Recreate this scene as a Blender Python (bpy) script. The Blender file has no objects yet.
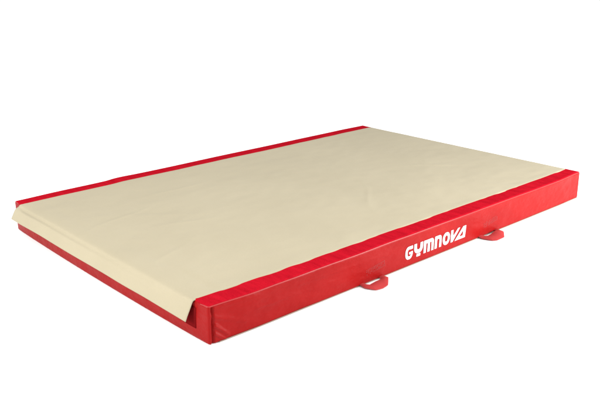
import bpy, bmesh, math, random
from mathutils import Vector, Matrix, noise
random.seed(4)
S = bpy.context.scene
C = S.collection

# ------------------------------------------------------------ camera, world, lamps, exposure
cam_d = bpy.data.cameras.new('camera')
cam = bpy.data.objects.new('camera', cam_d); C.objects.link(cam); S.camera = cam
cam_d.sensor_width = 36.0
cam_d.lens = 775.48 / 600 * 36
cam_d.clip_end = 500
yaw, pitch, roll = 0.8411, -0.3114, -0.0085
f = Vector((math.cos(pitch)*math.cos(yaw), math.cos(pitch)*math.sin(yaw), math.sin(pitch)))
r0 = Vector((math.sin(yaw), -math.cos(yaw), 0)); u0 = r0.cross(f)
r = math.cos(roll)*r0 + math.sin(roll)*u0; u = -math.sin(roll)*r0 + math.cos(roll)*u0
m = Matrix((r, u, -f)).transposed().to_4x4(); m.translation = Vector((-1.6618, -2.4354, 1.5857))
cam.matrix_world = m

w = bpy.data.worlds.new('World'); S.world = w; w.use_nodes = True
bg = w.node_tree.nodes['Background']
bg.inputs[0].default_value = (1, 1, 1, 1); bg.inputs[1].default_value = 1.12

def area(name, loc, target, size, power, sy=None):
    d = bpy.data.lights.new(name, 'AREA'); d.shape = 'RECTANGLE'; d.size = size; d.size_y = sy or size
    d.energy = power; d.color = (1.0, 0.985, 0.965)
    o = bpy.data.objects.new(name, d); C.objects.link(o); o.location = loc
    o.rotation_euler = (Vector(target)-Vector(loc)).to_track_quat('-Z', 'Y').to_euler()
    return o
area('overhead_softbox', (0.5, -0.9, 4.2), (0.9, 0.1, 0), 4.2, 150)
area('side_softbox', (-3.6, 0.9, 2.4), (-0.3, 0.9, 0.0), 2.0, 250)
area('front_softbox', (3.3, -2.5, 0.9), (2.5, 0.0, 0.12), 1.0, 250)

vs = S.view_settings; vs.view_transform = 'Standard'; vs.look = 'None'; vs.exposure = 0; vs.gamma = 1

# ------------------------------------------------------------ materials
def mat(name):
    M = bpy.data.materials.new(name); M.use_nodes = True
    return M, M.node_tree.nodes, M.node_tree.links, M.node_tree.nodes['Principled BSDF']
def ramp(N, a, b, p0=0.3, p1=0.7):
    n = N.new('ShaderNodeValToRGB'); e = n.color_ramp.elements
    e[0].position = p0; e[1].position = p1; e[0].color = (*a, 1); e[1].color = (*b, 1); return n
def tex(N, L, scale, detail=4, stretch=(1, 1, 1), rot=(0, 0, 0), rough=.5):
    tc = N.new('ShaderNodeTexCoord'); mp = N.new('ShaderNodeMapping'); t = N.new('ShaderNodeTexNoise')
    mp.inputs['Scale'].default_value = stretch; mp.inputs['Rotation'].default_value = rot
    L.new(tc.outputs['Object'], mp.inputs[0]); L.new(mp.outputs[0], t.inputs['Vector'])
    t.inputs['Scale'].default_value = scale; t.inputs['Detail'].default_value = detail
    t.inputs['Roughness'].default_value = rough
    return t
def bump(N, L, src, strength, dist, prev=None):
    b = N.new('ShaderNodeBump'); b.inputs['Strength'].default_value = strength
    b.inputs['Distance'].default_value = dist
    L.new(src, b.inputs['Height'])
    if prev: L.new(prev.outputs[0], b.inputs['Normal'])
    return b

def vinyl(name, a, b, rough=.42, spec=.4, crease=.5):
    M, N, L, P = mat(name)
    t = tex(N, L, 2.2, 5, (1, 1, 2)); rp = ramp(N, a, b); L.new(t.outputs[0], rp.inputs[0])
    L.new(rp.outputs[0], P.inputs['Base Color'])
    t2 = tex(N, L, 7, 5, (1, 1, 1.6), (0, .5, 0)); t3 = tex(N, L, 420, 2)
    b1 = bump(N, L, t2.outputs[0], crease, .011); b2 = bump(N, L, t3.outputs[0], .25, .0006, b1)
    L.new(b2.outputs[0], P.inputs['Normal'])
    rr = N.new('ShaderNodeMapRange'); rr.inputs['To Min'].default_value = rough-.06; rr.inputs['To Max'].default_value = rough+.08
    L.new(t2.outputs[0], rr.inputs[0]); L.new(rr.outputs[0], P.inputs['Roughness'])
    P.inputs['Specular IOR Level'].default_value = spec
    return M
M_vinyl = vinyl('red_vinyl', (.190, .0034, .0034), (.222, .0044, .0042), .40, .065, 1.0)
M_pipe = vinyl('red_piping_vinyl', (.24, .010, .010), (.27, .012, .012), .36, .32, .1)
M_dark_band, N, L, P = mat('dark_red_band')
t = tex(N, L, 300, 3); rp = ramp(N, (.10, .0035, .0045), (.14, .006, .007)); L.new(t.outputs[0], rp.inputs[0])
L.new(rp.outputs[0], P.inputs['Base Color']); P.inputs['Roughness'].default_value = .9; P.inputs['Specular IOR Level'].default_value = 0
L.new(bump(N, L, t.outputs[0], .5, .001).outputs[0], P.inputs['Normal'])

def carpet(name, a, b, fine=260, wave=.3, sheen=.15, streak=False, spec=.08):
    M, N, L, P = mat(name)
    big = tex(N, L, 1.6, 4, (1, 1.6, 1)); fn = tex(N, L, fine, 3)
    rp = ramp(N, a, b); mix = N.new('ShaderNodeMath'); mix.operation = 'MULTIPLY_ADD'
    if streak:
        st = tex(N, L, 9, 4, (3.2, .7, 1), (0, 0, math.radians(-52)), .65); src = st
    else: src = big
    fine_w = N.new('ShaderNodeMath'); fine_w.operation = 'MULTIPLY'; fine_w.inputs[1].default_value = .45
    L.new(fn.outputs[0], fine_w.inputs[0])
    mix.inputs[1].default_value = .6
    L.new(src.outputs[0], mix.inputs[0]); L.new(fine_w.outputs[0], mix.inputs[2])
    L.new(mix.outputs[0], rp.inputs[0]); L.new(rp.outputs[0], P.inputs['Base Color'])
    P.inputs['Roughness'].default_value = .92; P.inputs['Specular IOR Level'].default_value = spec
    P.inputs['Sheen Weight'].default_value = sheen; P.inputs['Sheen Roughness'].default_value = .6
    b1 = bump(N, L, (st if streak else big).outputs[0], wave, .006)
    b2 = bump(N, L, fn.outputs[0], .5, .0012, b1); L.new(b2.outputs[0], P.inputs['Normal'])
    return M
M_cream = carpet('cream_carpet', (.264, .233, .160), (.292, .259, .180), 300, .7, .05)
M_strip = carpet('crimson_carpet', (.20, .0028, .0075), (.345, .006, .014), 240, 1.0, 0, True, 0.0)
M_web = carpet('red_webbing', (.23, .020, .021), (.31, .032, .032), 320, .4, 0)
M_base = carpet('beige_grip_sheet', (.24, .19, .16), (.28, .23, .19), 200, .2, 0)
M_stitch, N, L, P = mat('faded_stitch_thread')
t = tex(N, L, 60, 3); rp = ramp(N, (.21, .022, .022), (.25, .036, .036)); L.new(t.outputs[0], rp.inputs[0])
L.new(rp.outputs[0], P.inputs['Base Color']); P.inputs['Roughness'].default_value = .7
M_print, N, L, P = mat('white_screen_print')
t = tex(N, L, 40, 4); rp = ramp(N, (.46, .45, .45), (.54, .53, .53)); L.new(t.outputs[0], rp.inputs[0])
L.new(rp.outputs[0], P.inputs['Base Color']); P.inputs['Roughness'].default_value = .45
M_floor, N, L, P = mat('white_studio_sweep')
t = tex(N, L, 3, 5); rp = ramp(N, (.90, .90, .90), (.93, .93, .93)); L.new(t.outputs[0], rp.inputs[0])
L.new(rp.outputs[0], P.inputs['Base Color']); P.inputs['Roughness'].default_value = .8
P.inputs['Specular IOR Level'].default_value = .1

# ------------------------------------------------------------ helpers
def link(name, bm, material, parent=None, smooth=True):
    me = bpy.data.meshes.new(name); bm.normal_update(); bm.to_mesh(me); bm.free()
    if smooth:
        for p in me.polygons: p.use_smooth = True
    o = bpy.data.objects.new(name, me); C.objects.link(o); me.materials.append(material)
    o.parent = parent
    return o
def sm(a, b, x):
    t = max(0, min(1, (x-a)/(b-a))); return t*t*(3-2*t)
def ga(x, c, s): return math.exp(-((x-c)/s)**2)
def lin(a, b, n): return [a+(b-a)*i/n for i in range(n+1)]

LX, WY, H = 3.0, 1.976, 0.184
TB = H-.0035                                     # top of the vinyl body under the carpets
def warp(p):                                     # soft, slightly overstuffed shape shared by every part
    x, y, z = p
    e = sm(0, .28, x)*sm(0, .28, LX-x)
    zz = max(0, min(1, z/H))
    fw = 1-sm(0, .16, y); bw = sm(WY-.16, WY, y)
    dy = -e*(.006+.010*zz)*fw + e*(.004+.006*zz)*bw
    n = noise.noise(Vector((x*1.7, 3.1, z*3)))*.0050 + noise.noise(Vector((x*5+z*6, 1.1, z*11)))*.0022
    dy += n*fw*e
    # gathered vinyl near the front left corner
    if fw > 0:
        g = 0
        for (ax, az, bx, bz, wd, am) in ((.032, .085, .095, .026, .0085, .0050), (.030, .048, .080, .008, .007, .0040),
                                         (.02, .13, .19, .06, .012, .0025), (.03, .165, .34, .155, .008, .0012),
                                         (.25, .10, .75, .085, .009, .0012), (.5, .135, 1.1, .12, .008, .0010)):
            dx, dz = bx-ax, bz-az; l2 = dx*dx+dz*dz
            t = max(0, min(1, ((x-ax)*dx+(z-az)*dz)/l2))
            d = math.hypot(x-ax-t*dx, z-az-t*dz)
            g += am*math.exp(-(d/wd)**2)*(1-.6*t)
        g -= .006*ga(x, .019, .006)*sm(0, .02, H-z)
        dy -= 1.9*g*fw*(1-sm(0, .02, y))
    # far edge: a slight step where the filling sits unevenly
    dy += .010*bw*sm(.60, .68, x) - .005*bw
    dz = .0012*noise.noise(Vector((x*2.3, y*2.3, 7)))*zz + .003*bw*ga(x, .72, .10)*zz
    dx = 0
    if x < .3: dx -= (1-sm(0, .2, x))*.004*math.sin(math.pi*max(0, min(1, zz)))*sm(0, .1, y)*sm(0, .1, WY-y)
    # the left end swells outwards a little towards the floor
    dx -= .016*math.sin(math.pi*max(0, min(1, y/WY)))**.6*(1-sm(0, .9, zz))*(1-sm(0, .3, x))
    return Vector((x+dx, y+dy, z+dz))

def ticks(a, b, n, rr, k=5):
    e = [a+rr*(1-math.cos(math.pi/2*i/k)) for i in range(k)]
    inner = lin(a+rr, b-rr, n)
    return e + inner + [a+b-v for v in reversed(e)]
def rbox(x0, x1, y0, y1, z0, z1, nx, ny, nz, rr, dens=None, fn=warp):
    xs, ys, zs = ticks(x0, x1, nx, rr), ticks(y0, y1, ny, rr), ticks(z0, z1, nz, rr)
    if dens: xs = sorted(set(xs+dens))
    bm = bmesh.new(); cache = {}
    def V(i, j, k):
        key = (i, j, k)
        if key in cache: return cache[key]
        p = Vector((xs[i], ys[j], zs[k]))
        q = Vector((min(max(p.x, x0+rr), x1-rr), min(max(p.y, y0+rr), y1-rr), min(max(p.z, z0+rr), z1-rr)))
        d = p-q
        if d.length > 1e-9: p = q + d.normalized()*rr
        cache[key] = bm.verts.new(fn(p)); return cache[key]
    a, b, c = len(xs)-1, len(ys)-1, len(zs)-1
    def quad(*v):
        v = [V(*t) for t in v]
        if len(set(v)) == 4: bm.faces.new(v)
    for i in range(a):
        for j in range(b):
            quad((i, j, 0), (i, j+1, 0), (i+1, j+1, 0), (i+1, j, 0)); quad((i, j, c), (i+1, j, c), (i+1, j+1, c), (i, j+1, c))
        for k in range(c):
            quad((i, 0, k), (i+1, 0, k), (i+1, 0, k+1), (i, 0, k+1)); quad((i, b, k), (i, b, k+1), (i+1, b, k+1), (i+1, b, k))
    for j in range(b):
        for k in range(c):
            quad((0, j, k), (0, j, k+1), (0, j+1, k+1), (0, j+1, k)); quad((a, j, k), (a, j+1, k), (a, j+1, k+1), (a, j, k+1))
    return bm
def sheet(pts, rows, cols, thick, flip=False):
    """closed sheet from pts[row][col] (upper surface); thickness goes against the normal"""
    bm = bmesh.new()
    top = [[bm.verts.new(pts[i][j]) for j in range(cols)] for i in range(rows)]
    def nrm(i, j):
        a = pts[min(i+1, rows-1)][j]-pts[max(i-1, 0)][j]; b = pts[i][min(j+1, cols-1)]-pts[i][max(j-1, 0)]
        n = a.cross(b).normalized(); return -n if flip else n
    bot = [[bm.verts.new(pts[i][j]-nrm(i, j)*thick) for j in range(cols)] for i in range(rows)]
    for i in range(rows-1):
        for j in range(cols-1):
            bm.faces.new((top[i][j], top[i+1][j], top[i+1][j+1], top[i][j+1]))
            bm.faces.new((bot[i][j], bot[i][j+1], bot[i+1][j+1], bot[i+1][j]))
    for i in range(rows-1):
        bm.faces.new((top[i][0], bot[i][0], bot[i+1][0], top[i+1][0])); j = cols-1
        bm.faces.new((top[i][j], top[i+1][j], bot[i+1][j], bot[i][j]))
    for j in range(cols-1):
        bm.faces.new((top[0][j], top[0][j+1], bot[0][j+1], bot[0][j])); i = rows-1
        bm.faces.new((top[i][j], bot[i][j], bot[i][j+1], top[i][j+1]))
    bmesh.ops.recalc_face_normals(bm, faces=bm.faces)
    return bm
def tube(path, rad, n=8):
    bm = bmesh.new(); rings = []
    for i, p in enumerate(path):
        t = (path[min(i+1, len(path)-1)]-path[max(i-1, 0)]).normalized()
        a = t.cross(Vector((0.13, 0.21, 1))).normalized(); b = t.cross(a)
        rings.append([bm.verts.new(p+rad*(math.cos(2*math.pi*k/n)*a+math.sin(2*math.pi*k/n)*b)) for k in range(n)])
    for i in range(len(path)-1):
        for k in range(n): bm.faces.new((rings[i][k], rings[i][(k+1) % n], rings[i+1][(k+1) % n], rings[i+1][k]))
    bm.faces.new(rings[0][::-1]); bm.faces.new(rings[-1])
    bmesh.ops.recalc_face_normals(bm, faces=bm.faces)
    return bm

# ------------------------------------------------------------ the setting
bm = bmesh.new(); bmesh.ops.create_grid(bm, x_segments=8, y_segments=8, size=60)
fl = link('floor', bm, M_floor, None, False); fl['kind'] = 'structure'

# ------------------------------------------------------------ the mat
root = bpy.data.objects.new('landing_mat', None); C.objects.link(root)
root['label'] = 'large red vinyl gymnastics landing mat with cream carpet top lying on white floor'
root['category'] = 'gym mat'

RR = .011
def warp_body(p):
    q = warp(p)
    q.z -= .013*(1-sm(0, .05, p.x))*sm(.10, .13, p.y)*sm(.10, .13, WY-p.y)*sm(.6, 1, p.z/H)
    q.z -= .014*sm(.112, .135, p.y)*sm(.112, .135, WY-p.y)*sm(.02, .09, p.x)*sm(.01, .06, LX-p.x)*sm(.7, 1, p.z/H)
    return q
body = link('cover', rbox(0, LX, 0, WY, .0013, TB, 300, 90, 46, RR, dens=lin(.012, .24, 50), fn=warp_body), M_vinyl, root)

def edge_drop(d, rr=.011):                       # how far the rounded edge has fallen at distance d from the end
    if d >= rr: return 0
    return rr-math.sqrt(max(0, rr*rr-(rr-d)**2))
def wob(x, s): return .0040*noise.noise(Vector((x*2.1, s, 0)))+.0010*noise.noise(Vector((x*8, s, 2)))
# crimson carpet strips along both long edges
for side in (0, 1):
    xs = lin(.002, .03, 8)[:-1]+lin(.03, LX-.03, 260)+lin(LX-.03, LX-.002, 8)[1:]
    n = 14; rows = []
    for x in xs:
        row = []
        a, b = .0045, .104
        for j in range(n+1):
            t = j/n; d = a+(b-a)*t
            y = d if side == 0 else WY-d
            e = edge_drop(min(x, LX-x)) + edge_drop(d)
            z = TB+.0022-e + max(-.0009, .0032*noise.noise(Vector((x*17+y*9, y*6, side*5))))*math.sin(math.pi*min(1, t/.82))
            row.append(warp(Vector((x, y, z))))
        rows.append(row)
    link('edge_strip', sheet(rows, len(rows), n+1, .0045, side == 1), M_strip, root)
# welted piping round the outside of each strip
for side in (0, 1):
    P0 = []
    yy = lambda d: d if side == 0 else WY-d
    q = .0032
    for d in lin(.060, .016, 6): P0.append(Vector((q, yy(d), TB-q-.003*sm(.03, .06, d))))
    for k in range(1, 6):
        a = math.pi/2*k/6; P0.append(Vector((q+.011*(1-math.cos(a)), yy(q+.011*(1-math.sin(a))), TB-q)))
    for x in lin(.016, LX-.016, 240): P0.append(Vector((x, yy(q), TB-q)))
    for k in range(1, 6):
        a = math.pi/2*k/6; P0.append(Vector((LX-q-.011*(1-math.sin(a)), yy(q+.011*(1-math.cos(a))), TB-q)))
    for d in lin(.016, .088, 6): P0.append(Vector((LX-q, yy(d), TB-q)))
    link('piping', tube([warp(p) for p in P0], .0030), M_pipe, root)

# darker red band on the left end, behind the carpet flap
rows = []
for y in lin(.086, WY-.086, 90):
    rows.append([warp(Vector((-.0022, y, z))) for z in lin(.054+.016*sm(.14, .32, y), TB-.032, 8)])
link('under_flap_band', sheet(rows, len(rows), 9, .0032, True), M_dark_band, root)

# cream carpet: flat top, soft bend at the left end and a loose hanging flap
def catmull(P, n):
    out = []
    for i in range(len(P)-1):
        p0, p1, p2, p3 = P[max(i-1, 0)], P[i], P[i+1], P[min(i+2, len(P)-1)]
        for k in range(n):
            t = k/n
            out.append(tuple(.5*((2*p1[c])+(-p0[c]+p2[c])*t+(2*p0[c]-5*p1[c]+4*p2[c]-p3[c])*t*t+(-p0[c]+3*p1[c]-3*p2[c]+p3[c])*t**3) for c in (0, 1)))
    out.append(P[-1]); return out
ZC = H-.0004
def profile(t):                                  # t = 0 near edge, 1 far edge
    so = sm(0, .06, t)*sm(0, .06, 1-t)
    tx, tz = -.049-.016*t, .093+.013*t
    bend = catmull([(tx, tz), (tx*.76, tz+.027), (tx*.51, tz+.0525), (-.0135-.001*so, ZC-.0125-.009*so), (-.0055+.0025*so, ZC-.003-.0058*so), (.010+.012*so, ZC-.0003-.002*so), (.055, ZC)], 6)
    top = [(x, ZC) for x in lin(.055, LX-.03, 260)][1:]
    end = catmull([(LX-.03, ZC), (LX-.008, ZC-.002), (LX+.003, ZC-.012), (LX+.0055, ZC-.035), (LX+.006, ZC-.06)], 4)[1:]
    return bend+top+end
NY = 180; cols = []
for j in range(NY+1):
    t = j/NY; pr = profile(t); col = []
    for (x, z) in pr:
        ya = .092 + wob(x, 1.3) + .006*(1-sm(-.05, .04, x)); yb = WY-.095 + wob(x, 9.7)
        # flap corner sits slightly inside
        y = ya+(yb-ya)*t
        dz = .0026*noise.noise(Vector((x*3, y*3, 4))) + .0016*noise.noise(Vector((x*10, y*13, 1)))
        dz += .0016*ga(x, .11+.02*math.sin(y*4), .018)*-1 + .0016*ga((x-.55)*.8+(y-1.1), 0, .03)*ga(x, .5, .25)
        dz += .0022*noise.noise(Vector((x*16, y*5, 8)))*(1-sm(.05, .5, x))*sm(-.01, .05, x)
        dz += .005*noise.noise(Vector((x*9+y*6, y*3, 3)))*sm(1.9, 2.7, x)*(1-sm(.12, .42, y))
        dz += .003*noise.noise(Vector((x*10+y*4, y*2, 6)))*(1-sm(.10, .30, y))
        for (cx, cy, ca, cl, am) in ((.30, 1.25, .35, .22, .0030), (.52, .95, -.2, .18, .0022), (.22, .62, .5, .16, .0024), (.8, 1.5, .1, .25, .0020), (1.6, .6, .9, .2, .0018), (2.45, .75, -.6, .2, .0022)):
            du = (x-cx)*math.cos(ca)+(y-cy)*math.sin(ca); dv = -(x-cx)*math.sin(ca)+(y-cy)*math.cos(ca)
            dz += am*ga(dv+.02*math.sin(du*9), 0, .014)*ga(du, 0, cl)
        fd = sm(.115, .16, y)*sm(.115, .16, WY-y)*sm(.0, .10, x)*sm(.0, .07, LX-x)
        dz = dz*fd + .6*max(0, dz)*(1-fd)*sm(-.02, .05, x)
        v = warp(Vector((max(x, 0), y, ZC))); off = v-Vector((max(x, 0), y, ZC))
        hang = 1-sm(-.03, .01, x)
        if j in (0, NY): dz -= .0022
        px = x + off.x*.3 + hang*.0035*noise.noise(Vector((y*3.1, z*9, 2)))*(1 if x < .5 else 0)
        col.append(Vector((px, y+off.y*(1-hang), z+off.z+dz*(1-hang)+hang*.002*noise.noise(Vector((y*4, 0, 5))))))
    cols.append(col)
link('top_carpet', sheet(cols, NY+1, len(cols[0]), .002, True), M_cream, root)

# pale grip sheet under the mat, its edge just showing along the floor
link('base_sheet', rbox(.05, LX-.006, -.0015, WY-.006, 0.0006, .0048, 120, 6, 1, .002,
     fn=lambda p: Vector((p.x, p.y-.0056*sm(0, .28, p.x)*sm(0, .28, LX-p.x)*(1-sm(0, .3, p.y)), p.z))), M_base, root)

def handle(x0, pairs):
    n = 6; dense = []
    inn = [Vector(a) for a, b in pairs]; out = [Vector(b) for a, b in pairs]
    def cr(P, i, t):
        p0, p1, p2, p3 = P[max(i-1, 0)], P[i], P[i+1], P[min(i+2, len(P)-1)]
        k = .9
        return p1.lerp(p2, t)*k + (1-k)*.5*((2*p1)+(p2-p0)*t+(2*p0-5*p1+4*p2-p3)*t*t+(3*p1-p0-3*p2+p3)*t**3)
    for i in range(len(pairs)-1):
        for k in range(n): dense.append((cr(inn, i, k/n), cr(out, i, k/n)))
    dense.append((inn[-1], out[-1]))
    rows = []
    for a, b in dense:
        rows.append([a.lerp(b, j/6)+Vector((x0, 0, .004*math.sin(math.pi*j/6))) for j in range(7)])
    bmh = sheet(rows, len(rows), 7, .0026, False)
    h = link('carry_handle', bmh, M_web, root, False)
    # two stitched lines along the webbing
    for fr in (.1, .9):
        path = [a.lerp(b, fr)+Vector((x0, 0, .0015+.004*math.sin(math.pi*fr))) for a, b in dense]
        link('seam_line', tube(path, .0009, 5), M_vinyl, h)
    return h
handle(0, [((.926, .004, .009), (.901, .004, .009)), ((.930, -.026, .008), (.897, -.048, .006)), ((.938, -.040, .008), (.920, -.098, .005)),
           ((.985, -.036, .010), (.962, -.106, .0045)), ((1.022, -.033, .009), (1.006, -.100, .007)), ((1.036, -.024, .007), (1.070, -.044, .010)), ((1.040, .004, .007), (1.073, .004, .007))])
handle(0, [((1.915, .004, .012), (1.882, .004, .012)), ((1.920, -.024, .009), (1.884, -.034, .005)), ((1.938, -.036, .010), (1.903, -.088, .005)),
           ((1.975, -.032, .012), (1.926, -.104, .0045)), ((2.010, -.028, .018), (1.996, -.104, .006)), ((2.034, -.024, .016), (2.066, -.052, .008)), ((2.040, .004, .008), (2.077, .004, .007))])

# ------------------------------------------------------------ lettering, built from distance fields
def seg(px, py, ax, ay, bx, by):
    dx, dy = bx-ax, by-ay; t = max(0, min(1, ((px-ax)*dx+(py-ay)*dy)/(dx*dx+dy*dy)))
    return math.hypot(px-ax-t*dx, py-ay-t*dy)
def poly(px, py, P):                             # signed: negative inside
    d = 1e9; ins = False; n = len(P)
    for i in range(n):
        ax, ay = P[i]; bx, by = P[(i+1) % n]
        d = min(d, seg(px, py, ax, ay, bx, by))
        if (ay > py) != (by > py) and px < (bx-ax)*(py-ay)/(by-ay)+ax: ins = not ins
    return -d if ins else d
def rrect(px, py, x0, y0, x1, y1, rr):           # rounded box
    cx, cy = (x0+x1)/2, (y0+y1)/2; qx = abs(px-cx)-(x1-x0)/2+rr; qy = abs(py-cy)-(y1-y0)/2+rr
    return math.hypot(max(qx, 0), max(qy, 0))+min(max(qx, qy), 0)-rr
def Gf(x, y):
    o = rrect(x, y, 0, 0, 1.0, 1, .44); i = rrect(x, y, .29, .23, .76, .77, .22)
    d = max(o, -i)
    d = min(d, rrect(x, y, .55, .76, 1.0, 1.0, .02))
    d = max(d, -rrect(x, y, .60, .57, 1.2, .75, .02))
    d = min(d, rrect(x, y, .50, .38, .98, .55, .03))
    return d
def Yf(x, y):
    cup = max(rrect(x, y, 0, .22, 1.0, 1.6, .44), -rrect(x, y, .30, .50, .70, 1.8, .19), y-1)
    stem = rrect(x, y, .30, -.04, .74, .17, .04)
    return min(cup, stem)
def Mf(x, y):
    o = max(rrect(x, y, 0, -.6, 1.3, 1, .28), -y)
    o = min(o, rrect(x, y, 0, .6, .5, 1, .03), )
    return max(o, -rrect(x, y, .30, -.5, .50, .74, .09), -rrect(x, y, .80, -.5, 1.0, .74, .09))
def Nf(x, y):
    o = max(rrect(x, y, 0, -.6, .95, 1, .30), -y); o = min(o, rrect(x, y, 0, .6, .5, 1, .03))
    return max(o, -rrect(x, y, .31, -.5, .64, .74, .15))
def Of(x, y): return max(rrect(x, y, 0, 0, 1.05, 1, .48), -rrect(x, y, .32, .25, .73, .75, .20))
def Vf(x, y):
    return min(poly(x, y, [(0, 1), (.28, 1), (.30, .46), (.84, 1), (1.10, 1), (.29, 0), (.04, 0)]), 9)
def Af(x, y):
    o = poly(x, y, [(0, 0), (.86, 1), (1.18, 1), (1.18, 0)])
    return max(o, -poly(x, y, [(.50, .22), (.90, .68), (.90, .22)]))
letters = [(Gf, 0, 1.0, .96), (Yf, 1.0, 1.0, 1.12), (Mf, 1.3, 1.3, 1), (Nf, .95, .95, 1), (Of, 1.05, 1.05, 1), (Vf, 1.1, 1.1, 1), (Af, 1.18, 1.18, 1)]
# (function, start x in metres, end x, bottom z, top z, own width in letter units)
LT = [(Gf, 1.238, 1.298, .044, .116, 1.0), (Yf, 1.309, 1.382, .045, .117, 1.0), (Mf, 1.390, 1.476, .046, .117, 1.3), (Nf, 1.486, 1.545, .046, .117, .95),
      (Of, 1.556, 1.620, .045, .118, 1.05), (Vf, 1.628, 1.710, .046, .118, 1.10), (Af, 1.668, 1.767, .046, .118, 1.18)]
bm = bmesh.new(); hh = .02
for fn, x0, x1, z0, z1, wd in LT:
    nx, nz = int((wd+.16)/hh), int(1.2/hh); cache = {}
    F = [[fn(-.08+i*hh, -.1+k*hh) for k in range(nz+1)] for i in range(nx+1)]
    def vert(px, pz):
        key = (round(px, 5), round(pz, 5))
        if key not in cache:
            X = 1.238+(x0+(x1-x0)*px/wd-1.238)*.963; Z = z0+(z1-z0)*pz
            p = warp(Vector((X, 0, Z))); p.y -= .0012; cache[key] = bm.verts.new(p)
        return cache[key]
    faces = []
    for i in range(nx):
        for k in range(nz):
            cs = [(i, k), (i+1, k), (i+1, k+1), (i, k+1)]; out = []
            for a in range(4):
                p, q = cs[a], cs[(a+1) % 4]; fp, fq = F[p[0]][p[1]], F[q[0]][q[1]]
                P_ = (-.08+p[0]*hh, -.1+p[1]*hh); Q_ = (-.08+q[0]*hh, -.1+q[1]*hh)
                if fp <= 0: out.append(vert(*P_))
                if (fp <= 0) != (fq <= 0):
                    if (p > q): (P_, Q_, fp, fq) = (Q_, P_, fq, fp)
                    t = fp/(fp-fq); out.append(vert(P_[0]+(Q_[0]-P_[0])*t, P_[1]+(Q_[1]-P_[1])*t))
            oo = []
            for v in out:
                if v not in oo: oo.append(v)
            if len(oo) >= 3:
                try: faces.append(bm.faces.new(oo))
                except ValueError: pass
    g = bmesh.ops.extrude_face_region(bm, geom=faces)
    for v in g['geom']:
        if isinstance(v, bmesh.types.BMVert): v.co.y -= .0008
    bmesh.ops.delete(bm, geom=faces, context='FACES_ONLY')
bmesh.ops.recalc_face_normals(bm, faces=bm.faces)
link('lettering', bm, M_print, root, False)

# faded stitching that anchors the handle webbing behind the cover
for x0, x1, zl, zr in ((.945, 1.085, .062, .080), (1.925, 2.06, .070, .092)):
    bm = bmesh.new(); n = 13
    for row in range(4):
        for k in range(n):
            X = x0+(x1-x0)*(k+.15*row)/n; Z = zl+(zr-zl)*k/n + .012 - row*.0085
            ln = .0065*random.uniform(.6, 1.1); a = math.radians(68+random.uniform(-8, 8)); hw = .0011
            c, s = math.cos(a), math.sin(a)
            if random.random() < .12: continue
            vs4 = []
            for (du, dv) in ((-1, -1), (1, -1), (1, 1), (-1, 1)):
                q = warp(Vector((X+du*ln/2*c-dv*hw*s, 0, Z+du*ln/2*s+dv*hw*c))); q.y -= .0011; vs4.append(bm.verts.new(q))
            fc = bm.faces.new(vs4)
    g = bmesh.ops.extrude_face_region(bm, geom=list(bm.faces))
    for v in g['geom']:
        if isinstance(v, bmesh.types.BMVert): v.co.y += .0018
    bmesh.ops.recalc_face_normals(bm, faces=bm.faces)
    link('anchor_stitching', bm, M_stitch, root, False)
